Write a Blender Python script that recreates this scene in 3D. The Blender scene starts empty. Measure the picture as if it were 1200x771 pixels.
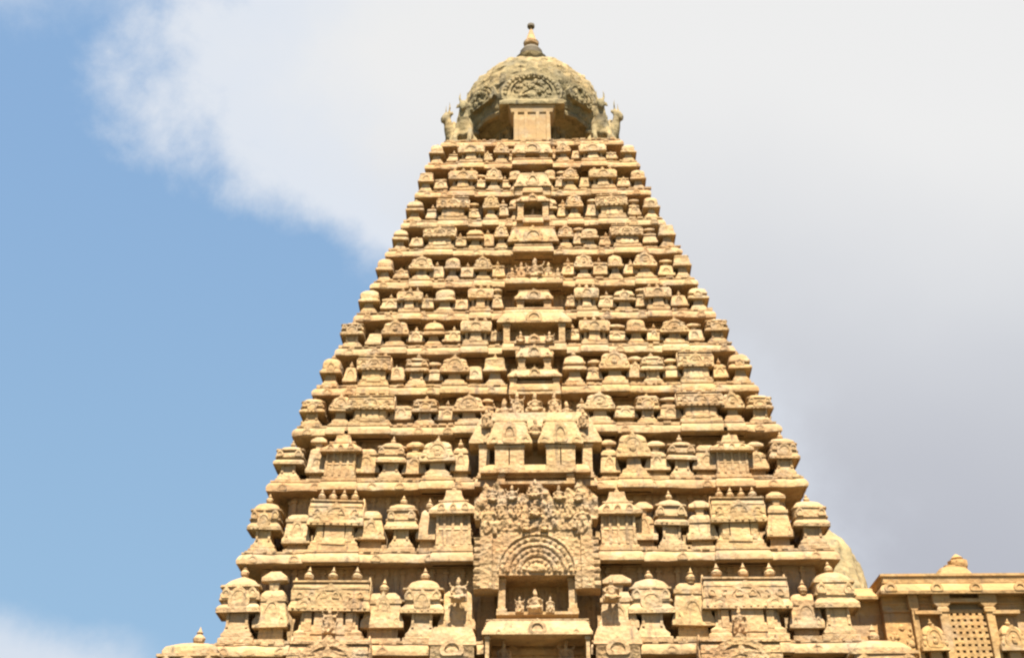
import bpy, math, random
from mathutils import Vector, Matrix, noise
R = random.Random(7)
S = bpy.context.scene
COL = S.collection
PI = math.pi

# ---------------------------------------------------------------- camera
F, PW, PH = 1400.0, 1200.0, 771.0
TILT, YAW, DIST, EYE = math.radians(30.0), math.radians(1.23), 60.0, 1.7
cd = bpy.data.cameras.new('camera'); cam = bpy.data.objects.new('camera', cd); COL.objects.link(cam)
cam.location = (0, -DIST, EYE)
cam.rotation_euler = (math.radians(90) + TILT, 0, YAW)
cd.sensor_width = 36.0; cd.lens = F / PW * 36.0; cd.clip_end = 20000
S.camera = cam
CM = Matrix.Rotation(YAW, 3, 'Z') @ Matrix.Rotation(math.radians(90) + TILT, 3, 'X')
def at(px, py, w):
    """world point on the vertical plane y=-w seen at picture point px,py (survey of the photograph)"""
    d = CM @ Vector(((px - PW/2)/F, (PH/2 - py)/F, -1.0))
    t = (DIST - w)/d.y
    return Vector((0, -DIST, EYE)) + d*t
def scale_at(z, w):
    return ((DIST - w)*math.cos(TILT) + (z - EYE)*math.sin(TILT))/F      # metres per photo pixel
def zpx(py, w): return at(626, py, w).z

# ---------------------------------------------------------------- materials
def nn(nt, t, **kw):
    n = nt.nodes.new(t)
    for k, v in kw.items():
        if k in n.inputs.keys() if isinstance(k, str) else False: n.inputs[k].default_value = v
        else: setattr(n, k, v)
    return n
def stone(name, base, alt, pale, dark, stain=0.35, bump=0.5, bscale=1.0):
    m = bpy.data.materials.new(name); m.use_nodes = True; nt = m.node_tree; L = nt.links.new
    grey = tuple(.55*v+.45*(sum(base)/3*.75) for v in base)
    bs = nt.nodes['Principled BSDF']; bs.inputs['Roughness'].default_value = 0.92
    bs.inputs['Specular IOR Level'].default_value = 0.15
    geo = nt.nodes.new('ShaderNodeNewGeometry'); oi = nt.nodes.new('ShaderNodeObjectInfo')
    def noi(sc, det=4, rough=.6, vec=None):
        n = nt.nodes.new('ShaderNodeTexNoise'); n.inputs['Scale'].default_value = sc
        n.inputs['Detail'].default_value = det; n.inputs['Roughness'].default_value = rough
        L(vec if vec else geo.outputs['Position'], n.inputs['Vector']); return n.outputs['Fac']
    def ramp(f, a, b, lo=0, hi=1):
        r = nt.nodes.new('ShaderNodeMapRange'); L(f, r.inputs[0]); r.interpolation_type = 'SMOOTHSTEP'
        r.inputs[1].default_value = a; r.inputs[2].default_value = b
        r.inputs[3].default_value = lo; r.inputs[4].default_value = hi; return r.outputs[0]
    def mix(f, a, b):
        x = nt.nodes.new('ShaderNodeMix'); x.data_type = 'RGBA'; L(f, x.inputs[0])
        for s, v in ((6, a), (7, b)):
            if isinstance(v, tuple): x.inputs[s].default_value = (*v, 1)
            else: L(v, x.inputs[s])
        return x.outputs[2]
    c = mix(ramp(noi(.45, 5), .38, .62), base, alt)
    c = mix(ramp(noi(1.9, 4), .5, .72, 0, .8), c, pale)
    # every block is quarried a little differently
    c = mix(ramp(oi.outputs['Random'], 0, 1, 0, .35), c, pale)
    # courses of blocks: each block its own tint, thin joints
    sp = nt.nodes.new('ShaderNodeSeparateXYZ'); L(geo.outputs['Position'], sp.inputs[0])
    ad = nt.nodes.new('ShaderNodeMath'); L(sp.outputs[0], ad.inputs[0]); L(sp.outputs[1], ad.inputs[1])
    cb = nt.nodes.new('ShaderNodeCombineXYZ'); L(ad.outputs[0], cb.inputs[0]); L(sp.outputs[2], cb.inputs[1])
    bk = nt.nodes.new('ShaderNodeTexBrick'); L(cb.outputs[0], bk.inputs['Vector']); bk.inputs['Scale'].default_value = 1.0
    bk.inputs['Brick Width'].default_value = .95; bk.inputs['Row Height'].default_value = .37; bk.inputs['Mortar Size'].default_value = .010
    bk.inputs['Color1'].default_value = (0,0,0,1); bk.inputs['Color2'].default_value = (1,1,1,1); bk.inputs['Mortar'].default_value = (1,1,1,1)
    c = mix(ramp(bk.outputs['Color'], .15, 1.0, 0, .30), c, dark)
    c = mix(ramp(noi(.8, 3), .52, .68, 0, .65), c, grey)
    # streaks of grey lichen, stretched down the wall
    mp = nt.nodes.new('ShaderNodeMapping'); mp.inputs['Scale'].default_value = (2.6, 2.6, .35)
    L(geo.outputs['Position'], mp.inputs['Vector'])
    c = mix(ramp(noi(1.1, 6, .65, mp.outputs[0]), .54, .72, 0, stain), c, dark)
    c = mix(ramp(noi(9, 3, .7), .58, .76, 0, .45), c, dark)
    L(c, bs.inputs['Base Color'])
    # chisel marks, worn carving
    vo = nt.nodes.new('ShaderNodeTexVoronoi'); vo.inputs['Scale'].default_value = 4.2*bscale
    L(geo.outputs['Position'], vo.inputs['Vector'])
    a = nt.nodes.new('ShaderNodeMath'); a.operation = 'MULTIPLY_ADD'
    L(noi(7*bscale, 5, .65), a.inputs[0]); a.inputs[1].default_value = .9; L(vo.outputs['Distance'], a.inputs[2])
    b = nt.nodes.new('ShaderNodeBump'); b.inputs['Strength'].default_value = bump; b.inputs['Distance'].default_value = .09
    L(a.outputs[0], b.inputs['Height']); L(b.outputs[0], bs.inputs['Normal'])
    return m
M_ST = stone('granite', (.37,.239,.108), (.35,.202,.090), (.435,.32,.185), (.105,.076,.056), .72)
M_SH = stone('shrine_granite', (.385,.252,.114), (.36,.215,.098), (.445,.33,.195), (.12,.088,.062), .72, .5, 1.2)
M_CV = stone('carved_granite', (.365,.237,.112), (.34,.197,.091), (.425,.31,.18), (.10,.07,.048), .65, .8, 1.3)
M_DO = stone('lichened_granite', (.185,.15,.078), (.285,.205,.098), (.35,.275,.15), (.05,.044,.032), .9, .7, .6)
M_HL = stone('ochre_granite', (.37,.225,.088), (.35,.195,.076), (.405,.275,.132), (.15,.10,.06), .6, .4)
M_PL = stone('dressed_granite', (.35,.24,.115), (.33,.215,.10), (.40,.31,.18), (.2,.13,.08), .3, .15)
def plain(name, col, rough=.6, metal=0):
    m = bpy.data.materials.new(name); m.use_nodes = True; b = m.node_tree.nodes['Principled BSDF']
    nt = m.node_tree; n = nt.nodes.new('ShaderNodeTexNoise'); n.inputs['Scale'].default_value = 5
    mx = nt.nodes.new('ShaderNodeMix'); mx.data_type = 'RGBA'
    mx.inputs[6].default_value = (*col, 1); mx.inputs[7].default_value = (*[c*.6 for c in col], 1)
    nt.links.new(n.outputs['Fac'], mx.inputs[0]); nt.links.new(mx.outputs[2], b.inputs['Base Color'])
    b.inputs['Roughness'].default_value = rough; b.inputs['Metallic'].default_value = metal
    return m
M_CU = plain('tarnished_copper', (.13,.10,.06), .85, 0)
M_GR = plain('worn_lawn', (.085,.08,.035), .95)

# ---------------------------------------------------------------- mesh kit
class MB:
    def __init__(s): s.v = []; s.f = []
    def add(s, vs, fs, mt=None):
        o = len(s.v)
        s.v += [tuple(mt @ Vector(p)) if mt else tuple(p) for p in vs]
        s.f += [tuple(i + o for i in f) for f in fs]
    def merge(s, other, mt): s.add(other.v, other.f, mt)
    def box(s, x0, x1, y0, y1, z0, z1):
        s.add([(x0,y0,z0),(x1,y0,z0),(x1,y1,z0),(x0,y1,z0),(x0,y0,z1),(x1,y0,z1),(x1,y1,z1),(x0,y1,z1)],
              [(0,3,2,1),(4,5,6,7),(0,1,5,4),(1,2,6,5),(2,3,7,6),(3,0,4,7)])
    def loft(s, rings, cap=True):
        n = len(rings[0]); vs = [p for r in rings for p in r]; fs = []
        for k in range(len(rings)-1):
            for i in range(n):
                j = (i+1) % n; fs.append((k*n+i, k*n+j, (k+1)*n+j, (k+1)*n+i))
        if cap: fs.append(tuple(reversed(range(n)))); fs.append(tuple((len(rings)-1)*n+i for i in range(n)))
        s.add(vs, fs)
    def rr(s, prof, cx=0, cy=0, seg=2):
        """loft of rounded rectangles: rows of (z, half_x, half_y, corner[, y shift])"""
        rings = []
        for p in prof:
            z, hx, hy, c = p[:4]; dy = p[4] if len(p) > 4 else 0
            c = max(.004, min(c, hx*.98, hy*.98)); r = []
            for (sx, sy, a0) in ((1,-1,-90),(1,1,0),(-1,1,90),(-1,-1,180)):
                for k in range(seg+1):
                    a = math.radians(a0 + 90*k/seg)
                    r.append((cx + sx*(hx-c) + c*math.cos(a), cy + dy + sy*(hy-c) + c*math.sin(a), z))
            rings.append(r)
        s.loft(rings)
    def lathe(s, prof, cx=0, cy=0, n=10, z0=0):
        s.loft([[(cx + r*math.cos(2*PI*i/n), cy + r*math.sin(2*PI*i/n), z0+z) for i in range(n)] for z, r in prof])
    def pot(s, cx, cy, z, h, n=8):
        s.lathe([(0,.20*h),(.06*h,.26*h),(.12*h,.14*h),(.25*h,.28*h),(.42*h,.31*h),(.55*h,.2*h),(.62*h,.11*h),(.7*h,.17*h),(.78*h,.09*h),(1.0*h,.015*h)], cx, cy, n, z)
    def ball(s, c, r, n=8, m=6, mt=None):
        rings = []
        for k in range(m+1):
            a = -PI/2 + PI*(k+.15)/(m+.3)
            rings.append([(c[0]+r[0]*math.cos(a)*math.cos(2*PI*i/n), c[1]+r[1]*math.cos(a)*math.sin(2*PI*i/n), c[2]+r[2]*math.sin(a)) for i in range(n)])
        if mt: rings = [[tuple(mt @ Vector(p)) for p in r] for r in rings]
        s.loft(rings)
    def tube(s, pts, rad, n=7):
        rings = []
        for k, p in enumerate(pts):
            p = Vector(p); a = Vector(pts[max(0,k-1)]); b = Vector(pts[min(len(pts)-1,k+1)])
            d = (b-a).normalized(); u = d.cross(Vector((0.13,.97,.2))).normalized(); w = d.cross(u)
            rings.append([tuple(p + (u*math.cos(2*PI*i/n) + w*math.sin(2*PI*i/n))*rad[k]) for i in range(n)])
        s.loft(rings)
    def arch(s, cx, z0, w, h, yf, depth, rim=.62, rec=.07):
        """horseshoe gable with a sunk centre, front at y=yf, running back by depth"""
        half = [(.40,0),(.50,.12),(.52,.32),(.46,.54),(.34,.72),(.20,.83),(.09,.90),(.03,1.0)]
        out = [(x,z) for x,z in half] + [(-x,z) for x,z in reversed(half)]
        o = [(cx+x*w, z0+z*h) for x,z in out]
        zc = .36
        i = [(cx+x*w*rim, z0+(zc+(min(z,.86)-zc)*rim)*h) for x,z in out]
        n = len(o); yr = yf+rec
        vs = [(x,yf,z) for x,z in o] + [(x,yf,z) for x,z in i] + [(x,yr,z) for x,z in i] + [(x,yf+depth,z) for x,z in o]
        fs = []
        for k in range(n):
            j = (k+1) % n
            fs += [(k,j,n+j,n+k), (n+k,n+j,2*n+j,2*n+k), (j,k,3*n+k,3*n+j)]
        fs.append(tuple(2*n+k for k in range(n))); fs.append(tuple(3*n+k for k in reversed(range(n))))
        s.add(vs, fs)
    def ring4(s, prof, seg=30, jit=.0):
        """square ring stack round the tower axis: rows of (half, z)"""
        rings = []
        for h, z in prof:
            r = []
            for q in range(4):
                for k in range(seg):
                    t = -1 + 2*k/seg; p = [(t*h,-h),(h,t*h),(-t*h,h),(-h,-t*h)][q]
                    v = Vector((p[0], p[1], z))
                    if jit:
                        d = noise.noise(v*1.3)*jit + noise.noise(v*4.1)*jit*.6
                        e = noise.noise(v*1.7+Vector((9,3,1)))*jit*.8
                        v = Vector((p[0]*(1+d/h), p[1]*(1+d/h), z+e))
                    r.append(tuple(v))
            rings.append(r)
        s.loft(rings)
    def wear(s, amt=.02, f=2.3, seed=0):
        o = Vector((seed*3.1, seed*1.7, seed))
        s.v = [tuple(Vector(p) + noise.noise_vector(Vector(p)*f+o)*amt) for p in s.v]
        return s
    def mesh(s, name, mat, sharp=30):
        me = bpy.data.meshes.new(name); me.from_pydata(s.v, [], s.f); me.update()
        me.materials.append(mat)
        me.polygons.foreach_set('use_smooth', [True]*len(me.polygons)); me.set_sharp_from_angle(angle=math.radians(sharp))
        return me
def obj(name, mesh, parent=None, loc=(0,0,0)):
    o = bpy.data.objects.new(name, mesh); COL.objects.link(o); o.parent = parent; o.location = loc; return o
def build(name, mb, mat, parent=None, loc=(0,0,0), sharp=30): return obj(name, mb.mesh(name, mat, sharp), parent, loc)
def empty(name, loc=(0,0,0), parent=None):
    o = bpy.data.objects.new(name, None); COL.objects.link(o); o.location = loc; o.parent = parent; o.empty_display_size = .3; return o
def tag(o, label, cat, group=None):
    o['label'] = label; o['category'] = cat
    if group: o['group'] = group
def remeshed(mb, name, mat, vox):
    me = mb.mesh(name, mat); o = bpy.data.objects.new('tmp', me); COL.objects.link(o)
    md = o.modifiers.new('r', 'REMESH'); md.mode = 'VOXEL'; md.voxel_size = vox
    sm = o.modifiers.new('s', 'SMOOTH'); sm.iterations = 2; sm.factor = .5
    dg = bpy.context.evaluated_depsgraph_get(); out = bpy.data.meshes.new_from_object(o.evaluated_get(dg))
    out.name = name; bpy.data.objects.remove(o); bpy.data.meshes.remove(me)
    if not out.materials: out.materials.append(mat)
    out.polygons.foreach_set('use_smooth', [True]*len(out.polygons)); return out

# ---------------------------------------------------------------- the miniature shrines (origin: base centre, front towards -y)
def kuta(W, H, D=.9, seed=0, fin=True):
    """square shrine: flared foot, narrow neck, overhanging bulbous roof, pot on top"""
    r = random.Random(seed); m = MB(); a = W/2; hy = D/2; v = r.uniform(.93,1.05); nk = r.uniform(.36,.46); e = r.uniform(.86,.98)
    m.rr([(0,a*.84,hy-.02,.03),(H*.06,a*.84,hy-.02,.03),(H*.07,a*.72,hy-.05,.03),(H*.11,a*.74,hy-.04,.03),(H*.16,a*.58,hy-.07,.03),(H*.25,a*(nk+.06),hy-.09,.03),(H*.40*v,a*nk,hy-.09,.03)])
    z = H*.39*v
    kind = r.random()
    lip = [(z+H*.01,a*.45,hy-.2,.03),(z+H*.03,a*.95,hy+.08,.05),(z,a*1.03,hy+.12,.06),(z+H*.06,a*1.03,hy+.12,.07),(z+H*.10,a*.94,hy+.05,.10)]
    if kind < .45:      # bulbous
        m.rr(lip+[(z+H*.13,a*.86,hy+.01,.12),(z+H*.20,a*.93*e,hy+.03,.14),(z+H*.32,a*.92*e,hy+.02,.14),(z+H*.40,a*.86*e,hy-.02,.18),(z+H*.46,a*.70*e,hy*.8,.22),(z+H*.50,a*.42,hy*.5,.25),(z+H*.52,a*.18,hy*.22,.2)], seg=3)
    elif kind < .75:    # stepped, with a second smaller eave
        m.rr(lip+[(z+H*.12,a*.80,hy-.04,.06),(z+H*.19,a*.78,hy-.05,.06),(z+H*.20,a*.93,hy+.03,.06),(z+H*.25,a*.93,hy+.03,.08),(z+H*.30,a*.84,hy-.03,.12),(z+H*.38,a*.80,hy-.06,.14),(z+H*.45,a*.6,hy*.7,.2),(z+H*.51,a*.2,hy*.25,.15)], seg=3)
    else:               # straight sided hip
        m.rr(lip+[(z+H*.14,a*.90,hy+.03,.05),(z+H*.36,a*.80,hy-.03,.06),(z+H*.40,a*.82,hy-.01,.06),(z+H*.44,a*.74,hy-.06,.08),(z+H*.49,a*.45,hy*.6,.1),(z+H*.52,a*.2,hy*.3,.1)], seg=2)
    if r.random() < .5: m.arch(0, z+H*.07, a*r.uniform(.7,1.05), H*r.uniform(.2,.3), -hy-.12, .4, .72, .025)
    if W > 1.15:
        for q, f in ((.17,.97),(.34,.95)): m.rr([(z+H*q,a*f,hy+.06,.12),(z+H*(q+.025),a*f,hy+.06,.12)])
        for sx in (-1,1):
            m.box(sx*a*nk-.05, sx*a*nk+.05, -hy+.04, -hy+.2, H*.2, z+.02)
            m.arch(sx*a*.62, z+H*.19, a*.42, H*.16, -hy-.10, .3, .6, .03)
        for k in range(7): m.ball(((-1+k/3)*a*.9, -hy-.08, z+H*.035), (.07,.06,.05), 6, 4)
    if fin: m.pot(0, 0, z+H*.50, H*r.uniform(.16,.24))
    return m.wear(.034, 2.5, seed)
def shala(W, H, D=.9, seed=0, pots=3):
    """oblong shrine: wide body with niches, wagon roof with gable ends, row of pots"""
    r = random.Random(seed); m = MB(); a = W/2; hy = D/2; v = r.uniform(.94,1.05)
    m.rr([(0,a*.88,hy-.02,.03),(H*.07,a*.88,hy-.02,.03),(H*.08,a*.82,hy-.06,.03),(H*.13,a*.83,hy-.05,.03),(H*.17,a*.72,hy-.14,.03),(H*.42*v,a*.70,hy-.30,.03)])
    m.rr([(H*.1,a*.42,hy*.7,.03,-.14),(H*.18,a*.42,hy*.7,.03,-.14),(H*.2,a*.36,hy*.66,.03,-.14),(H*.43*v,a*.35,hy*.66,.03,-.14)])
    for sx in (-1,1): m.box(sx*a*.62-.06, sx*a*.62+.06, -hy+.12, -hy+.34, H*.15, H*.43*v)
    z = H*.40*v
    m.rr([(z+H*.01,a*.75,hy-.16,.03),(z+H*.03,a*.97,hy+.06,.05),(z,a*1.0,hy+.10,.05),(z+H*.07,a*1.0,hy+.10,.05),
          (z+H*.11,a*.96,hy+.04,.05),(z+H*.14,a*.94,hy+.02,.05),(z+H*.28,a*.94,hy+.03,.05),(z+H*.37,a*.93,hy-.03,.05),(z+H*.43,a*.92,hy*.65,.05),(z+H*.46,a*.9,hy*.3,.05)])
    m.arch(0, z+H*.06, min(a*.9,H*.5), H*.31, -hy-.10, .4, .7, .035)
    for sx in (-1,1):
        m.arch(sx*a*.62, z+H*.03, H*.2, H*.15, -hy-.11, .12, .5, .02)
        m.rr([(z+H*.08,.06,hy*.95,.03),(z+H*.28,.09,hy*.9,.03),(z+H*.40,.08,hy*.5,.03),(z+H*.50,.03,hy*.2,.02)], cx=sx*a*.92)
    if W > 1.6:
        for q in (.15,.30,.40): m.rr([(z+H*q,a*.95,hy+.05-.25*max(0,q-.3),.05),(z+H*(q+.022),a*.95,hy+.05-.25*max(0,q-.3),.05)])
        n = int(W/.5)
        for k in range(n): m.arch((-1+2*(k+.5)/n)*a*.9, z+H*.17, W/n*.55, H*.11, -hy-.09, .2, .6, .03)
        for k in range(n*2): m.ball(((-1+2*(k+.5)/(2*n))*a*.96, -hy-.10, z+H*.035), (.07,.05,.05), 6, 4)
        for x in (-.5,.5): m.box(a*x-.14, a*x+.14, -hy+.05, -hy+.4, H*.15, H*.40*v)
    for k in range(pots):
        x = 0 if pots == 1 else (-1+2*k/(pots-1))*a*.6
        m.pot(x, -hy*.4, z+H*.42, H*.22)
    return m.wear(.034, 2.5, seed)
def panjara(W, H, D=.9, seed=0):
    """shrine faced by a carved gable that narrows upwards"""
    r = random.Random(seed); m = MB(); a = W/2; hy = D/2; v = r.uniform(.93,1.05); t = r.uniform(.66,.8)
    m.rr([(0,a*.82,hy-.02,.03),(H*.06,a*.82,hy-.02,.03),(H*.08,a*.68,hy-.06,.03),(H*.14,a*.66,hy-.06,.03),(H*.20,a*.42,hy-.09,.03),(H*.38*v,a*.38,hy-.10,.03)])
    z = H*.36*v
    m.rr([(z+H*.01,a*.5,hy-.15,.03),(z+H*.03,a*.92,hy+.06,.05),(z,a*.98,hy+.10,.05),(z+H*.06,a*1.0,hy+.10,.06),(z+H*.12,a*.98,hy+.07,.06),(z+H*.24,a*(.45+t*.5),hy+.03,.08),(z+H*.38,a*t,hy-.03,.08),(z+H*.45,a*t*.8,hy*.7,.08),(z+H*.50,a*.35,hy*.4,.08)])
    m.arch(0, z+H*.06, a*1.15, H*.42, -hy-.11, .4, .72, .03)
    m.ball((0,-hy-.08,z+H*.16),(a*.2,.08,H*.06)); m.ball((0,-hy-.09,z+H*.24),(a*.1,.07,H*.04))
    for sx in (-1,1): m.ball((sx*a*.78,-hy-.02,z+H*.12),(a*.16,.12,H*.06))
    for q in (.20,.30): m.rr([(z+H*q,a*(.98-q*.75),hy+.09-q*.2,.04),(z+H*(q+.03),a*(.98-q*.75),hy+.09-q*.2,.04)])
    m.pot(0, -hy+.25, z+H*.48, H*.15)
    return m.wear(.034, 2.6, seed)
def lownook(W, H, D=.6, seed=0):
    """low recessed bay between two shrines: curved eave with one gable over a shaded slot"""
    r = random.Random(seed); m = MB(); a = W/2; hy = D/2
    z = H*r.uniform(.13,.2)
    m.rr([(0,a*1.1,hy-.02,.02),(H*.05,a*1.1,hy-.02,.02),(H*.055,a*.9,hy-.3,.02),(z,a*.9,hy-.3,.02)])
    t = r.uniform(.78,1.08); hb_ = r.uniform(.40,.54)
    m.rr([(z+.01,a*.9,hy-.3,.03),(z+.03,a*1.2,hy-.02,.03),(z,a*1.28,hy,.03),(z+H*.07,a*1.28,hy,.04),(z+H*.12,a*1.14,hy-.05,.05),(z+H*(hb_-.14),a*t,hy-.1,.05),(z+H*(hb_-.08),a*t*.95,hy-.13,.05),(z+H*(hb_-.04),a*t*.7,hy-.22,.08)])
    if r.random() < .9: m.arch(0, z+H*.06, a*r.uniform(.9,1.4), H*r.uniform(.24,.36), -hy+.02, D*.6, .7, .03)
    if r.random() < .7: m.rr([(z+H*(hb_-.17),a*t*1.1,hy-.04,.04),(z+H*(hb_-.12),a*t*1.1,hy-.04,.04)])
    if W > .9:
        for sx in (-1,1): m.arch(sx*a*.85, z+H*.02, a*.35, H*.12, -hy-.01, .2, .6, .02)
    k = r.random(); zz = z+H*(hb_-.05)
    if k < .35: m.rr([(zz,a*.3,hy*.4,.05),(zz+H*.09,a*.42,hy*.45,.05),(zz+H*.11,a*.95,hy-.1,.05),(zz+H*.15,a*.95,hy-.1,.05),(zz+H*.22,a*.4,hy*.4,.05)])
    elif k < .7: m.pot(0, -hy*.3, zz, H*.18)
    return m.wear(.022, 2.6, seed)
def canopy(W, H, D=.9, seed=0):
    """large shrine under a flat hipped canopy: broad box body, deep eave, concave roof and crowning block"""
    m = MB(); a = W/2; hy = D/2
    m.rr([(0,a*.84,hy-.02,.03),(H*.05,a*.84,hy-.02,.03),(H*.06,a*.76,hy-.06,.03),(H*.28,a*.74,hy-.08,.03),(H*.29,a*.78,hy-.05,.03),(H*.32,a*.72,hy-.12,.03),(H*.52,a*.68,hy-.16,.03)])
    m.rr([(H*.50,a*.7,hy-.2,.03),(H*.53,a*1.0,hy+.12,.04),(H*.515,a*1.04,hy+.14,.04),(H*.57,a*1.04,hy+.14,.04),(H*.64,a*.80,hy-.02,.05),(H*.71,a*.58,hy-.12,.06),(H*.78,a*.42,hy-.18,.06),(H*.82,a*.38,hy-.2,.06),(H*.90,a*.34,hy-.22,.06)])
    for q in (-.68,-.36,0,.36,.68): m.box(a*q-.055, a*q+.055, -hy+.02, -hy+.2, H*.07, H*.30); m.box(a*q-.05, a*q+.05, -hy+.08, -hy+.3, H*.31, H*.51)
    m.rr([(H*.72,a*.66,hy-.1,.05),(H*.74,a*.66,hy-.1,.05)]); m.pot(0, 0, H*.89, H*.14)
    for x in (-.5,0,.5): m.arch(a*x, H*.555, a*.3, H*.12, -hy-.145, .3, .6, .03)
    return m.wear(.034, 2.4, seed)

# stone figure (seated or standing), about 1 m tall, front towards -y
def figure(seed=0, seated=True):
    m = MB(); r = random.Random(seed); s = r.choice((-1,1))
    if seated:
        m.ball((0,0,.12),(.30,.16,.13))
        m.tube([(.16,0,.18),(.30,-.16,.15),(.12,-.26,.1)],[.09,.08,.05]); m.tube([(-.16,0,.18),(-.30,-.16,.15),(-.12,-.26,.1)],[.09,.08,.05])
        b = .18
    else:
        m.tube([(.09,0,.46),(.13,-.03,.24),(.11*s+.08,0,0)],[.09,.07,.06]); m.tube([(-.09,0,.46),(-.13,-.05,.26),(-.12,0,0)],[.09,.07,.06])
        b = .44
    m.ball((0,0,b+.20),(.15,.10,.24)); m.ball((0,0,b+.36),(.19,.11,.10))
    m.ball((.02*s,-.02,b+.56),(.095,.10,.12)); m.tube([(0,0,b+.62),(0,0,b+.72),(0,0,b+.82)],[.10,.08,.03])
    m.tube([(.18,0,b+.38),(.30,-.03,b+.24),(.24,-.14,b+.34)],[.06,.05,.04]); m.tube([(-.18,0,b+.38),(-.30,-.03,b+.22),(-.22,-.13,b+.12)],[.06,.05,.04])
    if seed % 2: m.tube([(.18,.02,b+.4),(.34,.02,b+.46),(.36,-.02,b+.62)],[.05,.045,.035]); m.tube([(-.18,.02,b+.4),(-.34,.02,b+.46),(-.36,-.02,b+.62)],[.05,.045,.035])
    m.box(-.32,.32,.02,.16,-.03,b+.35)
    return m
FIG = [remeshed(figure(k, k < 3), 'carved_figure', M_CV, .035) for k in range(5)]

def relief(W, H, D, fn, nx=60, nz=60, keep=None):
    """thick carved slab: front relief depth fn(u,v) with u,v in -1..1 / 0..1"""
    m = MB(); g = {}; 
    for j in range(nz+1):
        for i in range(nx+1):
            u = -1+2*i/nx; v = j/nz; g[i,j] = len(m.v); m.v.append((u*W/2, -fn(u,v), v*H))
    b0 = len(m.v)
    for j in range(nz+1):
        for i in range(nx+1): m.v.append(((-1+2*i/nx)*W/2, D, j/nz*H))
    ok = lambda i, j: keep is None or keep(-1+2*(i+.5)/nx, (j+.5)/nz)
    n1 = nx+1
    for j in range(nz):
        for i in range(nx):
            if not ok(i,j): continue
            q = (j*n1+i, j*n1+i+1, (j+1)*n1+i+1, (j+1)*n1+i)
            m.f.append(q); m.f.append(tuple(b0+k for k in reversed(q)))
            for (di,dj,e) in ((0,-1,(0,1)),(1,0,(1,2)),(0,1,(2,3)),(-1,0,(3,0))):
                a, c = i+di, j+dj
                if a < 0 or c < 0 or a >= nx or c >= nz or not ok(a,c):
                    p, s2 = q[e[0]], q[e[1]]; m.f.append((s2, p, b0+p, b0+s2))
    return m

# ---------------------------------------------------------------- tower survey (photo px: lip height, half width)
LIP = [171,197,230,265,299,336,374,414,461,508,573,658,767]
HWD = [107,126,139,156,174,193,213,235,262,287,318,355,392]
WZ = []
for y, h in zip(LIP, HWD):
    k = math.tan(TILT + math.atan((PH/2-y)/F)); a = h/F*(math.cos(TILT) + k*math.sin(TILT))
    w = a*DIST/(1+a); WZ.append((w, EYE + (DIST-w)*k))

tower = empty('temple_tower', (0,0,0))
tag(tower, 'tall stepped pyramid temple tower of yellow carved stone with a round domed top', 'tower')

KH = .42   # height of a cornice
def cornice_prof(w, z, wall_in, wall_top, wall_half):
    return [(wall_in, z+.06), (w-.10, z+.05), (w-.015, z), (w, z+.02), (w, z+.15), (w-.03,z+.25), (w-.09,z+.36), (w-.20,z+.46),
            (w-.24,z+.47), (w-.16,z+.48), (w-.16,z+.545), (w-.26,z+.55), (w-.26,z+.60), (wall_half, z+.605), (wall_half, wall_top)]
def cornice_block(m, x0, x1, w, z, p, back=.5):
    """stretch of cornice that breaks forward of the rest by p, with its dentils"""
    cx = (x0+x1)/2; hx = (x1-x0)/2; yb = -(w-back)
    def row(dz, inset): return (z+dz, hx-inset, (p+back-inset)/2, .03, -( -yb) + 0)
    rows = []
    for dz, ins in ((.055,.3),(.045,.10),(-.004,.015),(.016,0),(.154,0),(.256,.03),(.366,.09),(.466,.20),(.484,.14),(.55,.14),(.556,.23),(.615,.23)):
        yf = -(w+p-ins); rows.append((z+dz, max(.05,hx-ins*.5), (yb-yf)/2, .03, (yb+yf)/2))
    m.rr(rows, cx, 0, 1)
def frieze(m, w, z, x0, x1, rot=None, kudu=1.15, rr=R):
    """row of small lion heads above the cornice and horseshoe medallions on it"""
    q = MB(); x = x0
    while x < x1:
        ww = rr.uniform(.10,.42); q.box(x, x+ww, -(w-.15+rr.uniform(0,.03)), -(w-.34), z+.53, z+.57+rr.uniform(.0,.08)); x += ww + rr.uniform(.05,.5)
    x = x0+.4
    while x < x1:
        q.arch(x, z+.06, .42, .34, -(w+.015), .2, .65, .02); x += kudu*rr.uniform(.8,2.2)
    m.merge(q, rot) if rot else m.merge(q, Matrix.Identity(4))

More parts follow.
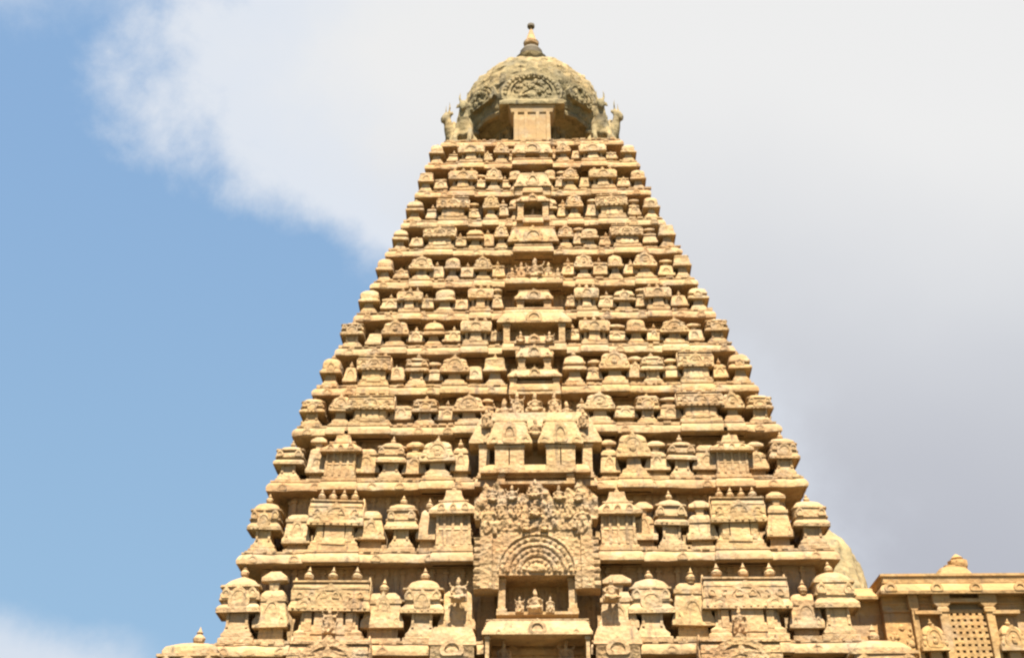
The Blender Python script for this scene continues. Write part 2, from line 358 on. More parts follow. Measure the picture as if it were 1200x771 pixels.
# left-half layout of each row: (kind, centre px, width px); the right half mirrors it
ROWS = {
 1: [('K',520,17),('r',532,10),('S',552,31),('r',571,8),('P',587,18),('r',599,9)],
 2: [('K',504,17),('r',517,10),('S',541,31),('r',563,10),('P',579,19),('r',592,9),('K',604,14)],
 3: [('K',490,20),('r',506,10),('S',531,36),('r',555,10),('P',575,20),('r',590,9),('K',604,16)],
 4: [('K',472,19),('r',487,11),('S',514,35),('r',538,12),('K',557,20),('r',572,10),('P',588,18),('r',599,8)],
 5: [('K',453,20),('r',470,12),('P',494,28),('r',512,12),('K',530,18),('r',547,13),('P',566,22),('r',583,11)],
 6: [('K',436,24),('r',456,14),('S',480,29),('r',497,12),('K',520,24),('r',540,14),('S',563,27),('r',582,10)],
 7: [('K',416,27),('r',438,14),('P',462,32),('r',485,14),('K',507,25),('r',530,17),('S',556,33),('r',580,14)],
 8: [('K',393,25),('r',410,12),('S',438,40),('r',464,13),('K',487,28),('r',508,14),('P',533,34),('r',555,12),('K',580,26)],
 9: [('K',370,29),('P',397,28),('S',432,54),('r',469,20),('K',496,30),('r',522,20),('P',550,37),('r',572,12)],
 10:[('K',346,34),('r',368,18),('C',398,46),('r',427,22),('K',456,34),('r',484,20),('P',513,42),('r',540,16)],
 11:[('K',316,39),('r',345,22),('S',391,66),('r',434,24),('K',470,39),('r',501,20),('C',532,54)],
 12:[('K',279,49),('r',316,28),('S',385,97),('r',448,34),('K',495,50),('r',534,30)],
}
NAME = {'K':'square_shrine','S':'oblong_shrine','P':'gabled_shrine','r':'low_recess','C':'canopied_shrine'}
MAKE = {'K':lambda W,H,s,p:kuta(W,H,1.0,s),'S':lambda W,H,s,p:shala(W,H,1.0,s,p),'P':lambda W,H,s,p:panjara(W,H,1.0,s),
        'r':lambda W,H,s,p:lownook(W,H,.7,s),'C':lambda W,H,s,p:canopy(W,H,1.1,s)}
CENTRE = {1:24,2:12,3:12,4:24,5:34,6:36,7:38,8:30,9:46,10:72,11:72,12:72}   # half width of the central bay in px
TIER = {}
for i in range(1, 13):
    w, z = WZ[i]; w0, z0 = WZ[i-1]
    sc = scale_at(z, w); wall = w0-.95
    H = z0 - z - .60
    tm = MB()
    tm.ring4(cornice_prof(w, z, w-.96, z0+.05, wall), 60, .06)
    cx = CENTRE[i]*sc
    (None if i == 12 else cornice_block(tm, -cx, cx, w, z, .34))
    rot = [Matrix.Identity(4), Matrix.Rotation(PI/2,4,'Z'), Matrix.Rotation(-PI/2,4,'Z')]
    for q, mt in enumerate(rot): frieze(tm, w, z, -w+.3, w-.3, mt)
    # pilasters on the recessed wall
    for mt in rot:
        q = MB(); x = -wall+.1
        while x < wall-.2:
            q.box(x, x+.16, -(wall+.09), -(wall-.05), z+.5, z0+.02); q.box(x-.05, x+.21, -(wall+.13), -(wall-.05), z0-.22, z0-.12); x += R.uniform(.55,.8)
        tm.merge(q, mt)
    tr = empty('tier', (0,0,0), tower); TIER[i] = tr
    rowm = MB(); lowest = []
    for n, (kd, px, wp) in enumerate(ROWS[i]):
        x = at(px, (LIP[i]+LIP[i-1])/2, w).x; x = -abs(x)
        W = wp*sc*((1.3 if i < 9 else 1.2) if kd == 'r' else 1.06)
        D = {'r':.7,'C':1.1}.get(kd,1.0)
        hh = H*{'K':.96,'S':.97,'P':1.02,'r':1.02,'C':1.02}[kd]
        if kd == 'K' and n == 0: x = -(w-.20-W/2)
        yf = -(w-.24) if kd != 'r' else -(w-.34)
        if kd in 'SC' : yf -= .14
        if kd == 'P': yf -= .08
        if i >= 10: hh *= {'K':.93,'S':.96,'P':.98,'r':1.05,'C':1.0}[kd]
        if kd in 'SCP' and wp*sc > .9: cornice_block(tm, x-W*.48, x+W*.48, w, z, .15); cornice_block(tm, -x-W*.48, -x+W*.48, w, z, .15)
        nm = 'corner_shrine' if n == 0 else NAME[kd]
        for s in (1,-1):
            mb = MAKE[kd](W, hh, i*40+n if s > 0 else i*40+n+1000, 4 if i in (9,11) else 3)
            o = build(nm, mb, M_SH, tr, (s*x + R.uniform(-.05,.05), yf+D/2+R.uniform(-.04,.04), z+.60))
            o.scale = (R.uniform(.95,1.05), 1, R.uniform(.93,1.05)); o.rotation_euler = (R.uniform(-.015,.015), R.uniform(-.018,.018), R.uniform(-.03,.03))
            if n: rowm.merge(mb, Matrix.Translation((s*x, yf+D/2, z+.6)))
    build('ledge', tm, M_ST, tr)
    # the two flanks carry the same row of shrines
    flank = MB()
    for a in (PI/2, -PI/2): flank.merge(rowm, Matrix.Rotation(a,4,'Z'))
    fo = build('flank_shrine_row', flank, M_SH, tr); fo['kind'] = 'stuff'

# ---------------------------------------------------------------- central bays
def niche(tier, px, hw_top, hw_eave, yt, ye, yb, wp, hw_body=None, open_=.6, fig=None, name='central_niche', gable=True, roofcarve=0, D=1.3):
    """projecting niche: hipped roof with lip, two posts, shaded opening; wp = plane of its front"""
    zt, ze, zb = zpx(yt,wp), zpx(ye,wp), zpx(yb,wp); sc = scale_at(ze, wp)
    x = at(px, ye, wp).x if abs(px-627) > 3 else 0.0
    a = hw_eave*sc; t = hw_top*sc; b = (hw_body or hw_eave*.86)*sc; hy = D/2
    m = MB(); hr = zt-ze
    m.rr([(ze+.04,b,hy-.12,.03),(ze+.03,a-.05,hy-.02,.04),(ze,a,hy,.04),(ze+.11,a,hy,.05),(ze+.11+(hr-.11)*.35,a*.6+t*.4-.03,hy-.09,.07),(ze+.11+(hr-.11)*.75,t+.03,hy-.2,.09),(zt,t*.92,hy-.3,.1)])
    if gable: m.arch(0, ze+.05, min(t*.9,hr*1.0), hr*.85, -hy-.02, .4, .6, .05)
    for sx in (-1,1):
        m.arch(sx*a*.7, ze+.02, hr*.3, hr*.3, -hy-.02, .15, .5, .03)
    pw = b*(1-open_)/1.0
    for sx in (-1,1):
        m.box(min(sx*b,sx*(b-pw)), max(sx*b,sx*(b-pw)), -hy+.14, hy, zb, ze+.045)
        m.box(min(sx*(b+.04),sx*(b-pw-.04)), max(sx*(b+.04),sx*(b-pw-.04)), -hy+.10, hy-.01, ze-.16, ze-.06)
        m.box(min(sx*(b+.05),sx*(b-pw-.05)), max(sx*(b+.05),sx*(b-pw-.05)), -hy+.08, hy-.01, zb, zb+.14)
    m.box(-b+.02, b-.02, hy-.35, hy-.02, zb, ze+.042)
    m.box(-b-.06, b+.06, -hy+.03, hy+.003, zb-.12, zb-.003)
    if roofcarve:
        rr = random.Random(roofcarve)
        for q in (.34,.52,.70,.88): m.rr([(ze+.11+(hr-.11)*q, t+(a-t)*(1-q)*.62+.03, hy-.06-q*.2, .05),(ze+.11+(hr-.11)*(q+.07), t+(a-t)*(1-q)*.62+.03, hy-.06-q*.2, .05)])
    m.wear(.03, 2.6, px+yt)
    o = build(name, m, M_SH, tier, (x, -wp+hy, 0))
    if fig is not None:
        h = (ze-zb)*.92; f = obj('carved_figure', FIG[fig], tier, (x, -wp+.55, zb)); f.scale = (h/1.0,)*3
    return o
def figs(tier, pts, wp):
    for (px, yb, hpx, k) in pts:
        p = at(px, yb, wp); s = hpx*scale_at(p.z, wp)*1.12/ (1.0 if k < 3 else 1.26)
        f = obj('carved_figure', FIG[k], tier, tuple(p)); f.scale = (s*1.05, s, s); f.rotation_euler[2] = R.uniform(-.2,.2)
W_ = lambda i: WZ[i][0]
niche(TIER[1], 627, 20, 24, 164, 179, 192, W_(1)+.10, 18, .5, 1, 'central_niche', True, 5)
niche(TIER[2], 627, 17, 22, 199, 218, 226, W_(2)+.25, 20, .6, None, 'central_niche', True, 5)
niche(TIER[3], 627, 13, 20, 226, 236, 255, W_(3)+.25, 18, .62, 2, 'central_niche', True, 5)
niche(TIER[4], 627, 25, 30, 262, 283, 292, W_(4)+.15, 22, .6, 0, 'central_niche', True, 5)
figs(TIER[5], [(627,327,26,1),(611,328,22,3),(643,328,22,4),(600,329,16,0),(654,329,16,2)], W_(5)+.1)
niche(TIER[6], 627, 17, 23, 337, 350, 362, W_(6)+.2, 20, .6, 2, 'central_niche', True, 5)
niche(TIER[7], 627, 36, 44, 361, 377, 404, W_(7)+.30, 36, .8, None, 'central_niche', True, 5)
niche(TIER[7], 627, 18, 24, 390, 402, 412, W_(7)+.40, 21, .6, None)
niche(TIER[8], 627, 16, 22, 402, 418, 432, W_(8)+.25, 19, .6, 1, 'central_niche', True, 5)
niche(TIER[8], 627, 26, 32, 429, 441, 458, W_(8)+.42, 29, .75, 0, 'central_niche', True, 5)
figs(TIER[8], [(610,402,14,0),(644,402,14,1)], W_(8)+.1)
figs(TIER[9], [(627,484,24,2),(606,486,26,3),(650,486,26,4),(591,497,30,1),(664,494,24,0),(617,494,16,0),(638,494,16,1)], W_(9)+.2)
# double shrine of the tenth tier
wp = W_(10)+.55
niche(TIER[10], 627, 66, 78, 480, 518, 556, wp-.12, 66, .82, None, 'double_shrine', False)
for px in (597, 657): niche(TIER[10], px, 19, 27, 487, 519, 547, wp+.30, 17, .04, None, 'gabled_porch', True, px)
niche(TIER[10], 627, 62, 65, 541, 553, 563, wp+.28, 44, .85, None, 'eave_slab', False)
figs(TIER[10], [(627,512,22,0),(570,500,20,3),(684,500,20,4)], wp+.02)
# great horseshoe panel of the eleventh tier
wp = W_(11)+.75
z1 = zpx(558,wp); z0 = zpx(690,wp); sc = scale_at((z0+z1)/2, wp); PWm, PHm = 146*sc, z1-z0
def face(u, v):
    d = .06
    x, zz = u/.60, (v-.14)/.32
    r = math.hypot(x, zz) if zz > 0 else 9
    if r < 1.05:
        k = int(r*7.0); fr = r*7.0-k; ang = math.atan2(zz, x)
        d = .05 + (.055 if fr < .62 else .0) + .02*(k % 2) + .05*noise.noise(Vector((u*9, v*10, 8)))
        if k in (2,4,6) and fr < .62: d += .045*max(0, math.cos(ang*(9+4*k)))      # beaded rings
        if r < .16: d = .16
    n = noise.noise(Vector((u*7, v*8, 3.3))); n2 = noise.noise(Vector((u*19, v*21, 1.3)))
    if v > .50:
        d += .12*abs(n) + .16*max(0, n2) + .10*max(0, math.cos(u*21+2*n))*max(0, math.cos(v*34))
    elif abs(u) > .70:
        d = .16 + .03*n2 + (-.06 if (v*17) % 1 < .3 and abs(u) > .90 else 0)
    else: d += .03*n2
    return d
def keep(u, v):
    if v < .115 and abs(u) < .60: return False
    top = .86 + .07*math.cos(u*9) + .07*noise.noise(Vector((u*9,0,5)))
    side = 1.0 - (.10 if .44 < v < .60 else 0) - (.16*max(0,(v-.8)/.2)) - .03*abs(noise.noise(Vector((v*14,2,0))))
    return v < top and abs(u) < side
pan = relief(PWm, PHm, .9, face, 130, 130, keep)
build('horseshoe_panel', pan, M_CV, TIER[11], (0, -wp, z0), 60)
figs(TIER[11], [(627,584,22,0),(600,587,18,1),(655,587,18,2),(627,606,20,2),(607,606,20,4),(648,606,20,3),(587,607,22,3),(668,607,22,4),(577,588,16,1),(678,588,16,0),
                (617,622,13,1),(638,622,13,0),(572,625,34,3),(683,625,34,4)], wp+.16)
# deep niche below the panel, with its canopy
niche(TIER[12], 627, 44, 48, 662, 675, 716, wp-.10, 46, .80, None, 'deep_niche', False, 0, 1.9)
figs(TIER[12], [(627,716,24,0),(609,717,17,3),(645,717,17,4)], wp-.05)
niche(TIER[12], 627, 60, 65, 722, 743, 800, W_(12)+1.75, 61, .93, None, 'entrance_canopy', True, 9, 2.3)
figs(TIER[12], [(385,741,27,3),(868,741,27,4),(537,704,26,1),(717,704,26,2),], W_(12)+.12)
figs(TIER[12], [(590,776,24,0),(664,776,24,1)], W_(12)+.9)

# ---------------------------------------------------------------- lower walls
w12, z12 = WZ[12]; wl = w12+.75
zl = z12-3.6
lw = MB()
lw.ring4([(wl-.3,-.5),(wl+.6,-.5),(wl+.6,.6),(wl+.3,.7),(wl+.3,1.6),(wl-.3,1.8),(wl-.3,zl)], 40, .02)
lw.ring4([(wl-.6,zl+.05),(wl-.1,zl+.05),(wl,zl),(wl,zl+.12),(wl-.14,zl+.3),(wl-.3,zl+.45),(w12-.97,zl+.5),(w12-.97,z12+.05)], 44, .03)
for a in range(4):
    q = MB(); x = -wl
    while x < wl:
        q.box(x, x+.45, -(wl-.15), -(wl-.4), 1.7, zl); x += 1.9
    x = -w12+.7
    while x < w12-1:
        q.box(x, x+.3, -(w12-.75), -(w12-1.05), zl+.4, z12+.02); x += 1.15
    lw.merge(q, Matrix.Rotation(a*PI/2,4,'Z'))
build('lower_wall', lw, M_ST, tower)
lo = empty('lower_storey', (0,0,0), tower)
scl = scale_at(z12, wl)
zt = zpx(752, wl-1.4)
for px, W in ((232, 82*scl), (1026, 84*scl)):
    hh = (zt-zl-.5)/.90
    mb = kuta(W, hh, W*.9, px)
    x = at(px, 760, wl-1.4).x
    build('corner_shrine', mb, M_HL if False else M_SH, lo, (x, -(wl-.2)+W*.45, zl+.47))
for px in (385, 868):
    mb = shala(100*scl, (zpx(764,wl)-zl)/.83, 1.2, 11, 0); x = at(px, 765, wl).x
    mb.arch(0, (zpx(764,wl)-zl)*.62, 70*scl, (zpx(749,wl)-zl)*.38, -.66, .8, .7, .08)
    build('oblong_shrine', mb, M_CV, lo, (x, -wl+.45, zl+.47))
for px in (530, 724):
    mb = MB(); x = at(px, 760, wl-.3).x; zz = zpx(748, wl-.3)-zl
    mb.rr([(0,.9,.5,.04),(zz*.8,.85,.5,.04),(zz*.82,.95,.55,.04),(zz*.9,.9,.5,.05),(zz,.75,.4,.06)]); mb.arch(0,zz*.72,.9,.7,-.58,.4)
    build('buttress', mb.wear(.02), M_SH, lo, (x, -wl+.65, zl+.47))

# ---------------------------------------------------------------- crown: platform, neck, dome, finial
w0, z0 = WZ[0]
cr = MB(); cr.ring4(cornice_prof(w0, z0, w0-.96, z0+.56, w0-.5)[:-1] + [(w0-.34, z0+.56)], 40, .03); frieze(cr, w0, z0, -w0+.3, w0-.3)
build('crown_platform', cr, M_ST, tower)
zr = zpx(126, 3.95)      # rim of the dome, seen at its flanks
nk = MB(); nk.lathe([(z0+.4,3.2),(z0+.75,3.2),(z0+.8,2.65),(zr-.5,2.6),(zr-.4,2.8),(zr-.2,2.85),(zr-.1,3.1),(zr+.1,3.7)], 0, 0, 32)
for k in range(24):
    a = 2*PI*k/24; nk.lathe([(z0+.7,.16),(zr-.35,.16)], 2.66*math.cos(a), 2.66*math.sin(a), 6)
build('neck', nk, M_DO, tower)
dm = MB(); n = 120
prof = [(.1,3.3),(-.02,3.7),(-.06,3.92),(.12,4.0),(.3,3.95),(.45,4.02),(1.2,4.26),(2.0,4.36),(2.8,4.36),(3.5,4.22),(4.2,3.92),(4.8,3.48),(5.3,2.92),(5.7,2.3),(6.0,1.65),(6.2,1.1),(6.3,.5)]
fine = []
for (za, ra), (zb2, rb) in zip(prof, prof[1:]): fine += [(za+(zb2-za)*k/6, ra+(rb-ra)*k/6) for k in range(6)]
rings = []
for z, r in fine+[prof[-1]]:
    z *= .95
    rg = []
    for i in range(n):
        a = 2*PI*i/n; e = 1 + .022*math.cos(8*a+PI) + .014*math.cos(32*a); v = Vector((r*math.cos(a), r*math.sin(a), z))
        q = r*(e if z > .3 else 1) + .08*noise.noise(v*1.6) + .13*noise.noise(v*3.3)*(z > .3)*.6 + .09*noise.noise(v*7)*(z > .3)
        rg.append((q*math.cos(a), q*math.sin(a), zr+z+.05*noise.noise(v*2)))
    rings.append(rg)
dm.loft(rings); dome = build('dome', dm, M_DO, tower)
# four great gables on the dome with porches in front of the neck
for k in range(4):
    a = k*PI/2; mt = Matrix.Rotation(a, 4, 'Z')
    g = MB(); yf = -4.75
    ze = zpx(120, 4.8)
    g.rr([(ze-.05,1.5,.6,.04),(ze-.1,1.95,.75,.05),(ze+.02,2.0,.78,.05),(ze+.2,1.95,.75,.06),(ze+.38,1.7,.6,.08)], 0, -4.05)
    g.arch(0, ze+.15, 3.6, 2.8, yf+.1, 2.2, .68, .12); g.arch(0, ze+.3, 2.0, 1.35, yf+.15, 1, .6, .1)
    g.ball((0,yf+.2,ze+.8),(.35,.15,.35))
    rr = random.Random(k)
    for _ in range(60): u, q = rr.uniform(-1.2,1.2), rr.uniform(.2,1.7); g.ball((u*(1.1-q*.3), yf+.16+rr.uniform(0,.06), ze+.2+q), (rr.uniform(.09,.2),.12,rr.uniform(.08,.2)), 6, 4)
    for t in range(17):
        b = PI*(t/16); g.ball((math.cos(b)*1.6, yf+.12, ze+.85+math.sin(b)*1.45), (.17,.14,.17), 6, 4)
    g.wear(.035, 2.2, k)
    g2 = MB(); g2.merge(g, mt); build('dome_gable', g2, M_DO, tower)
    p = MB()
    p.rr([(z0+.5,1.25,.7,.04),(z0+.75,1.25,.7,.04),(z0+.8,1.1,.6,.04),(ze-.7,1.1,.6,.04),(ze-.6,1.25,.68,.04),(ze-.35,1.3,.7,.04),(ze-.06,1.45,.72,.04)], 0, -3.95)
    for x in (-.95,-.35,.35,.95): p.box(x-.1,x+.1,-4.66,-4.4,z0+.6,ze-.6)
    p.box(-.8,.8,-4.60,-4.4,z0+.9,z0+1.9)
    p2 = MB(); p2.merge(p.wear(.02), mt); build('porch', p2, M_PL, tower)
    # small diagonal gables
    d = MB(); zz = zr+.9; d.arch(0, zz, 2.3, 1.7, -4.42, .9, .8, .05)
    for _ in range(34): u, q = rr.uniform(-.95,.95), rr.uniform(.05,1.35); d.ball((u*(1.05-q*.4), -4.42+rr.uniform(-.02,.1), zz+q), (rr.uniform(.09,.2),.13,rr.uniform(.09,.2)), 6, 4)
    d2 = MB(); d2.merge(d.wear(.03,2,k+5), Matrix.Rotation(a+PI/4,4,'Z')); build('dome_gable', d2, M_DO, tower)
zf = zr+6.30*.95
ft = zpx(29, 0)
hf = ft-zf
lo_ = MB(); lo_.lathe([(-.05*hf,1.391),(.06*hf,1.435),(.10*hf,1.025),(.16*hf,0.805),(.22*hf,1.054),(.28*hf,1.112),(.33*hf,0.732)], 0, 0, 20, zf)
fin = build('finial', lo_, M_DO, tower)
pt = MB(); pt.lathe([(.31*hf,0.439),(.36*hf,0.732),(.44*hf,0.761),(.50*hf,0.586),(.55*hf,0.322)], 0, 0, 16, zf)
build('finial_pot', pt, M_CU, fin)
pt = MB(); pt.lathe([(.54*hf,0.293),(.58*hf,0.484),(.63*hf,0.527),(.68*hf,0.352),(.78*hf,0.234),(.90*hf,0.088),(.935*hf,0.073)], 0, 0, 16, zf)
build('finial_spire', pt, M_ST, fin)
pt = MB(); pt.lathe([(.93*hf,0.073),(.945*hf,0.248),(.985*hf,0.248),(1*hf,0.044)], 0, 0, 12, zf)
build('finial_ball', pt, M_CU, fin)

# seated stone bulls on the corners of the platform
def bull():
    m = MB()
    m.tube([(0,1.05,.55),(0,.8,.62),(0,.35,.70),(0,-.1,.78),(0,-.42,.80)], [.22,.42,.48,.5,.36], 10)
    m.ball((0,.02,1.20),(.2,.28,.24))
    m.tube([(0,-.25,.85),(0,-.48,1.15),(0,-.58,1.42)], [.36,.30,.22], 9)
    m.tube([(0,-.46,1.50),(0,-.72,1.46),(0,-.98,1.34),(0,-1.06,1.30)], [.2,.22,.15,.11], 9)
    for s in (-1,1):
        m.tube([(s*.12,-.52,1.62),(s*.22,-.54,1.82),(s*.18,-.56,2.08)], [.08,.07,.025], 6)
        m.tube([(s*.16,-.44,1.54),(s*.34,-.40,1.56),(s*.44,-.38,1.48)], [.07,.09,.03], 6)
        m.tube([(s*.36,.75,.5),(s*.52,.45,.34),(s*.50,.15,.16),(s*.48,.6,.12)], [.26,.22,.13,.1], 8)
        m.tube([(s*.3,-.3,.6),(s*.40,-.52,.36),(s*.38,-.85,.14),(s*.36,-.55,.10)], [.2,.16,.12,.1], 8)
    m.tube([(0,1.1,.6),(.1,1.2,.35),(.3,1.1,.12)], [.06,.05,.06], 6)
    m.box(-.5,.5,-.95,1.1,-.02,.06)
    return m
bm = remeshed(bull(), 'bull_statue', M_DO, .06)
for (x, y, r, lb) in ((-4.05,-4.35,-.1,'seated stone bull facing the viewer at the left corner under the dome'),
                      (4.05,-4.35,.1,'seated stone bull facing the viewer at the right corner under the dome'),
                      (-4.75,-3.5,-1.0,'stone bull turned outward at the far left edge of the crown platform'),
                      (4.75,-3.5,1.0,'stone bull turned outward at the far right edge of the crown platform')):
    o = obj('bull_statue', bm, None, (x, y, z0+.56)); o.rotation_euler[2] = r; o.scale = (1.12,.8,1.95)
    tag(o, lb, 'statue', 'stone bulls seated round the dome')

# ---------------------------------------------------------------- hall to the right of the tower
hall = empty('temple_hall', (22,-2,0))
tag(hall, 'flat roofed ochre stone hall with pilasters and a lattice window at the right edge', 'hall')
def hb(name, mb, mat=M_HL, parent=hall, sharp=38):
    for_p = parent
    o = build(name, mb, mat, parent); 
    o.matrix_parent_inverse = Matrix.Translation((-22,2,0)) if parent is hall else Matrix.Identity(4)
    return o
HP = 11.0; ZL = zpx(698, HP+.6)
hx0 = at(1032, 700, HP).x; hx1 = hx0+24
q = MB()
q.rr([(-.5,(hx1-hx0)/2,HP,.02),(1.5,(hx1-hx0)/2,HP,.02),(ZL+.05,(hx1-hx0)/2-.01,HP,.02)], (hx0+hx1)/2, 0, 1)
q.box(hx0-3.5, hx0+.1, -HP+.45, HP-1.6, -.5, ZL+.3)
q.wear(.0)
hb('wall', q)
q = MB(); ha, hy = (hx1-hx0)/2, HP
q.rr([(ZL+.05,ha-.1,hy-.1,.03),(ZL+.06,ha+.05,hy+.3,.04),(ZL,ha+.1,hy+.6,.05),(ZL+.12,ha+.12,hy+.62,.06),(ZL+.32,ha+.05,hy+.52,.1),(ZL+.5,ha-.1,hy+.34,.12),(ZL+.52,ha-.06,hy+.36,.05),(ZL+.78,ha-.06,hy+.38,.05),(ZL+.8,ha,hy+.44,.05),(ZL+.9,ha,hy+.44,.05)], (hx0+hx1)/2, 0, 1)
x = hx0+.3
while x < hx1:
    q.arch(x, ZL+.1, .5, .42, -(hy+.64), .3, .55, .04); x += R.uniform(1.6,2.2)
hb('cornice', q)
q = MB(); q.rr([(ZL-.02,1.7,HP-.4,.04),(ZL-.06,1.62,HP+.10,.04),(ZL+.06,1.62,HP+.12,.05),(ZL+.3,1.5,HP-.05,.06),(ZL+.45,1.5,HP-.1,.06)], hx0-1.75, 0, 1); hb('string_course', q)
q = MB(); rr = random.Random(21)
for k in range(46):
    x = hx0+.15+rr.random()*1.25; z = ZL-3.4+rr.random()*2.2; q.ball((x, -HP-.01, z), (rr.uniform(.05,.14), .05, rr.uniform(.06,.16)), 6, 4)
q.box(hx0+.02, hx1-.02, -HP-.10, -HP+.02, ZL-.62, ZL-.52); q.box(hx0+.03, hx1-.03, -HP-.06, -HP+.02, ZL-.28, ZL-.22)
ro = build('wall_relief', q.wear(.015), M_HL, hall); ro.matrix_parent_inverse = Matrix.Translation((-22,2,0)); ro['kind'] = 'stuff'
hs = scale_at(ZL-1, HP+.2)
zw = zpx(716, HP); zdn = 9.0
for px in (1109, 1164, 1076, 1216, 1270):
    q = MB(); x = at(px, 740, HP+.25).x
    q.rr([(8,.17,.2,.02),(ZL-.75,.17,.2,.02),(ZL-.7,.24,.25,.03),(ZL-.55,.24,.25,.03),(ZL-.5,.18,.2,.02),(ZL-.35,.36,.24,.03),(ZL+.04,.36,.24,.03)] if px in (1109,1164,1270) else
         [(8,.12,.12,.02),(ZL-.6,.12,.12,.02),(ZL-.5,.2,.14,.02),(ZL+.04,.2,.14,.02)], x, -HP-.16, 1)
    hb('pilaster', q)
# pierced stone window, deep set between the pilasters
xa, xb = at(1114,740,HP+.1).x, at(1159,740,HP+.1).x
win = empty('window', (0,0,0), hall); win.matrix_parent_inverse = Matrix.Translation((-22,2,0))
q = MB(); zt_, zb_ = zpx(720,HP+.05), zpx(800,HP+.05)
nx, nz = 6, 11
for k in range(nx+1):
    x = xa+(xb-xa)*k/nx; q.box(x-.068, x+.068, -HP-.19, -HP-.06, zb_, zt_)
for k in range(nz+1):
    z = zb_+(zt_-zb_)*k/nz; q.box(xa, xb, -HP-.186, -HP-.064, z-.075, z+.075)
build('lattice', q.wear(.01), M_HL, win)
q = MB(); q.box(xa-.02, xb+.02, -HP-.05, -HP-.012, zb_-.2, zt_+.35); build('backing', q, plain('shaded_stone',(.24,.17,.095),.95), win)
q = MB(); q.box(xa-.1, xb+.1, -HP-.42, -HP-.01, zt_+.32, zt_+.46); build('lintel', q.wear(.01), M_HL, win)
q = MB(); q.box(xa-.05, xb+.05, -HP-.34, -HP-.01, zb_-.3, zb_-.11); build('sill', q.wear(.01), M_HL, win)
for px in (1092, 1184, 1244):
    x = at(px, 745, HP+.3).x; zt_ = zpx(727,HP+.3); zb_ = zpx(790,HP+.3); hh = zt_-zb_
    q = MB(); q.merge(panjara(1.15, hh, .8, px), Matrix.Translation((x,-HP-.15,zb_)))
    q.box(x-.55, x+.55, -HP-.40, -HP-.01, zt_+.16, zt_+.3)
    hb('niche_shrine', q.wear(.015))
# crowning block on the hall roof
q = MB(); x = at(1123, 665, HP-1).x; zq = ZL+.88; hq = zpx(653,HP-1)-zq
q.rr([(zq,1.0,.8,.05),(zq+hq*.14,1.0,.8,.05),(zq+hq*.16,.72,.7,.1),(zq+hq*.45,.55,.5,.15),(zq+hq*.52,.3,.3,.1),(zq+hq*.58,.3,.3,.1)], x-.35, -HP+1)
q.lathe([(hq*.5,.36),(hq*.62,.42),(hq*.76,.42),(hq*.8,.2),(hq*.86,.26),(hq*1.0,.05)], x, -HP+1, 10, zq)
hb('roof_ornament', q.wear(.02))
# great gable where the hall roof meets the tower, seen edge-on
q = MB(); xg0 = 11.5; xg1 = at(1000, 655, 0).x; zg0, zg1 = ZL+.8, zpx(620, 0)
rings = []
for k in range(15):
    t = k/14; a = t*PI/2
    x = xg0 + (xg1-xg0)*(.35+.65*math.sin(a)); 
    rings.append((x, t))
prof = []
for k in range(49):
    a = PI*k/48 ; prof.append((math.cos(a), math.sin(a)))
slices = []
for j in range(36):
    t = j/35; x = xg0 + (xg1-xg0)*t
    shrink = max(.02, 1-max(0,(t-.45)/.55)**2.3)**.5
    hgt = (zg1-zg0)*(.60+.40*shrink); wid = 3.4*(.55+.45*shrink)
    r = []
    for c, s_ in prof:
        v = Vector((x, c*wid, zg0+s_*hgt)); d = .05*math.sin(j*1.3) + .10*noise.noise(v*1.3)+.06*noise.noise(v*3.4)
        r.append((x+d, c*(wid+d), zg0+s_*(hgt+d)))
    slices.append(r)
q.loft(slices)
hb('vault_gable', q, M_DO)

# ---------------------------------------------------------------- ground
g = MB(); g.add([(-4000,-4000,0),(4000,-4000,0),(4000,4000,0),(-4000,4000,0)], [(0,1,2,3)])
gr = build('ground', g, M_GR); gr['kind'] = 'structure'

# ---------------------------------------------------------------- sun and sky
SUN_EL, SUN_AZ = math.radians(60), math.radians(6)
sv = Vector((math.sin(SUN_AZ)*math.cos(SUN_EL), -math.cos(SUN_AZ)*math.cos(SUN_EL), math.sin(SUN_EL)))
ld = bpy.data.lights.new('sun','SUN'); ld.energy = 4.9; ld.angle = math.radians(.6); ld.color = (1,.93,.80)
lo2 = bpy.data.objects.new('sun', ld); COL.objects.link(lo2); lo2.rotation_euler = sv.to_track_quat('Z','Y').to_euler(); lo2.location = (10,-40,90)
wd = bpy.data.worlds.new('World'); S.world = wd; wd.use_nodes = True; nt = wd.node_tree; L = nt.links.new
bg = nt.nodes['Background']; bg.inputs['Strength'].default_value = .05
sky = nt.nodes.new('ShaderNodeTexSky'); sky.sky_type = 'NISHITA'; sky.sun_disc = False
sky.sun_elevation = SUN_EL; sky.sun_rotation = math.atan2(sv.x, sv.y); sky.air_density = .8; sky.dust_density = .3; sky.ozone_density = 1.2
tc = nt.nodes.new('ShaderNodeTexCoord')
def math_(op, a, b=None, c=None, clamp=False):
    n = nt.nodes.new('ShaderNodeMath'); n.operation = op; n.use_clamp = clamp
    for k, v in enumerate((a,b,c)):
        if v is None: continue
        if isinstance(v,(int,float)): n.inputs[k].default_value = v
        else: L(v, n.inputs[k])
    return n.outputs[0]
def smooth(v, a, b, lo=0., hi=1.):
    r = nt.nodes.new('ShaderNodeMapRange'); r.interpolation_type = 'SMOOTHSTEP'; L(v, r.inputs[0])
    for k, x in enumerate((a,b,lo,hi)): r.inputs[k+1].default_value = x
    return r.outputs[0]
def dot(vec, v):
    n = nt.nodes.new('ShaderNodeVectorMath'); n.operation = 'DOT_PRODUCT'; L(vec, n.inputs[0]); n.inputs[1].default_value = v; return n.outputs['Value']
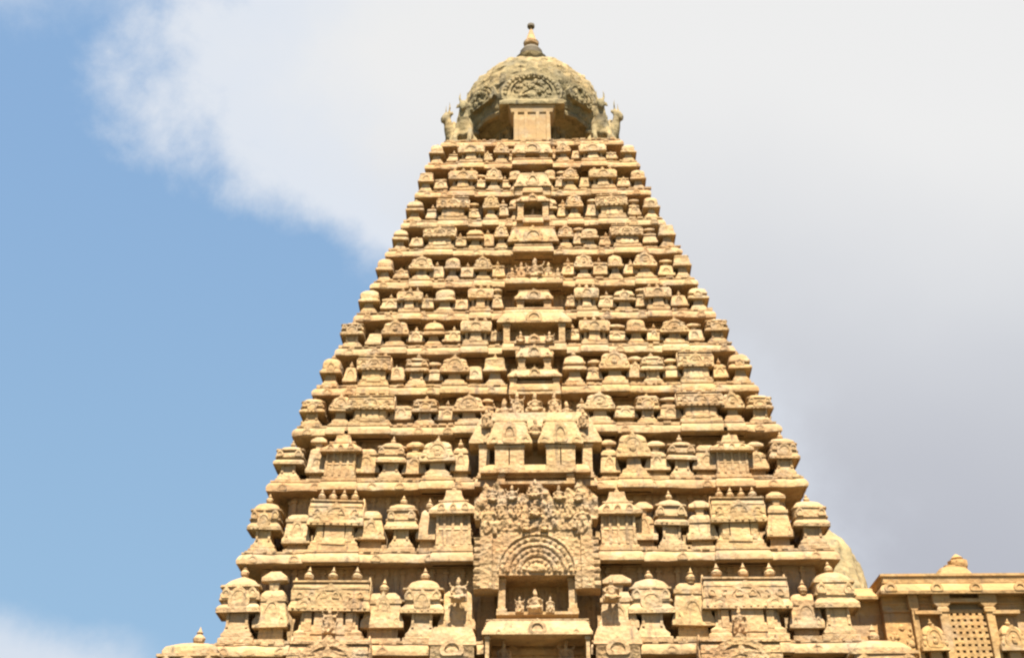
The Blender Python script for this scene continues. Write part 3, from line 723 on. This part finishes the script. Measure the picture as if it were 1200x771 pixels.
# cloud chart: tangent plane of the sky dome touching 30 degrees above the northern horizon, fixed to the world
D_ = tc.outputs['Generated']
ct, st = math.cos(TILT), math.sin(TILT)
fw = math_('MAXIMUM', dot(D_, (0,ct,st)), .05)
U = math_('DIVIDE', dot(D_, (1,0,0)), fw); V = math_('DIVIDE', dot(D_, (0,-st,ct)), fw)
def snoise(sc, det, rough, seed, dist=0):
    n = nt.nodes.new('ShaderNodeTexNoise'); n.inputs['Scale'].default_value = sc; n.inputs['Detail'].default_value = det
    n.inputs['Roughness'].default_value = rough; n.inputs['Distortion'].default_value = dist
    mp = nt.nodes.new('ShaderNodeMapping'); mp.inputs['Location'].default_value = (seed, seed*.7, 0); L(D_, mp.inputs['Vector']); L(mp.outputs[0], n.inputs['Vector'])
    return math_('SUBTRACT', n.outputs['Fac'], .5)
n1 = snoise(6.5, 7, .5, 2.3, .1); n2 = snoise(15, 8, .62, 5.1, .1); n3 = snoise(3, 4, .5, 8.2)
# edge of the big bank: U as a function of V
fc = nt.nodes.new('ShaderNodeFloatCurve'); cv = fc.mapping.curves[0]
def e(px, py): return ((385.5-py)/F+.5, ((px-600)/F) + .5)
pts = [(0,.62),e(640,700),e(600,520),e(520,400),e(395,315),e(235,235),e(128,150),e(112,60),e(165,-20),(.9,.3),(1,.35)]
cv.points[0].location = pts[0]; cv.points[1].location = pts[-1]
for p in pts[1:-1]: cv.points.new(*p)
fc.mapping.update(); L(math_('ADD', V, .5), fc.inputs['Value'])
edge = math_('SUBTRACT', fc.outputs[0], .5)
dU = math_('ADD', math_('SUBTRACT', U, edge), math_('ADD', math_('MULTIPLY', n1, .12), math_('MULTIPLY', n2, .17)))
bank = smooth(dU, -.030, .075)
low = math_('SUBTRACT', -.243, V); low = math_('ADD', low, math_('MULTIPLY', math_('ADD', U, .43), -.22))
low = math_('ADD', low, math_('ADD', math_('MULTIPLY', n1, .05), math_('MULTIPLY', n2, .05)))
low = math_('MULTIPLY', smooth(low, -.02, .03), smooth(U, -.30, -.36))
wisp = math_('MULTIPLY', smooth(math_('ADD', V, math_('MULTIPLY', n2, .14)), .25, .32), .4)
cover = math_('MAXIMUM', bank, math_('MAXIMUM', math_('MULTIPLY', low, .85), wisp), clamp=True)
def mixc(f, a, b):
    x = nt.nodes.new('ShaderNodeMix'); x.data_type = 'RGBA'; L(f, x.inputs[0])
    for s, v in ((6,a),(7,b)):
        if isinstance(v, tuple): x.inputs[s].default_value = (*v,1)
        else: L(v, x.inputs[s])
    return x.outputs[2]
K = 5.75
wh = (.90*K,.90*K,.90*K); gy = (.52*K,.54*K,.605*K); md = (.72*K,.74*K,.78*K); bw = (.79*K,.84*K,.92*K)
tone = math_('ADD', math_('ADD', V, math_('MULTIPLY', U, .10)), math_('MULTIPLY', n3, .16))
cl = mixc(smooth(tone, -.20, .10), gy, md); cl = mixc(smooth(tone, .0, .22), cl, wh); cl = mixc(smooth(math_('ADD', dU, math_('MULTIPLY', n1, .2)), .30, .04), cl, bw)
blue = mixc(smooth(V, -.3, .25), (.35*K,.56*K,.78*K), (.30*K,.50*K,.79*K))
base = mixc(smooth(V, -9, -8, .85, .85), sky.outputs[0], blue)
north = smooth(dot(D_, (0,1,0)), -.1, .25)
L(mixc(north, sky.outputs[0], mixc(cover, base, cl)), bg.inputs['Color'])

S.view_settings.view_transform = 'Standard'; S.view_settings.look = 'None'; S.view_settings.gamma = 1; S.view_settings.exposure = 1.72
S.render.engine = 'CYCLES'; S.cycles.max_bounces = 6; S.cycles.diffuse_bounces = 3
S.cycles.pixel_filter_type = 'BLACKMAN_HARRIS'; S.cycles.filter_width = 2.3
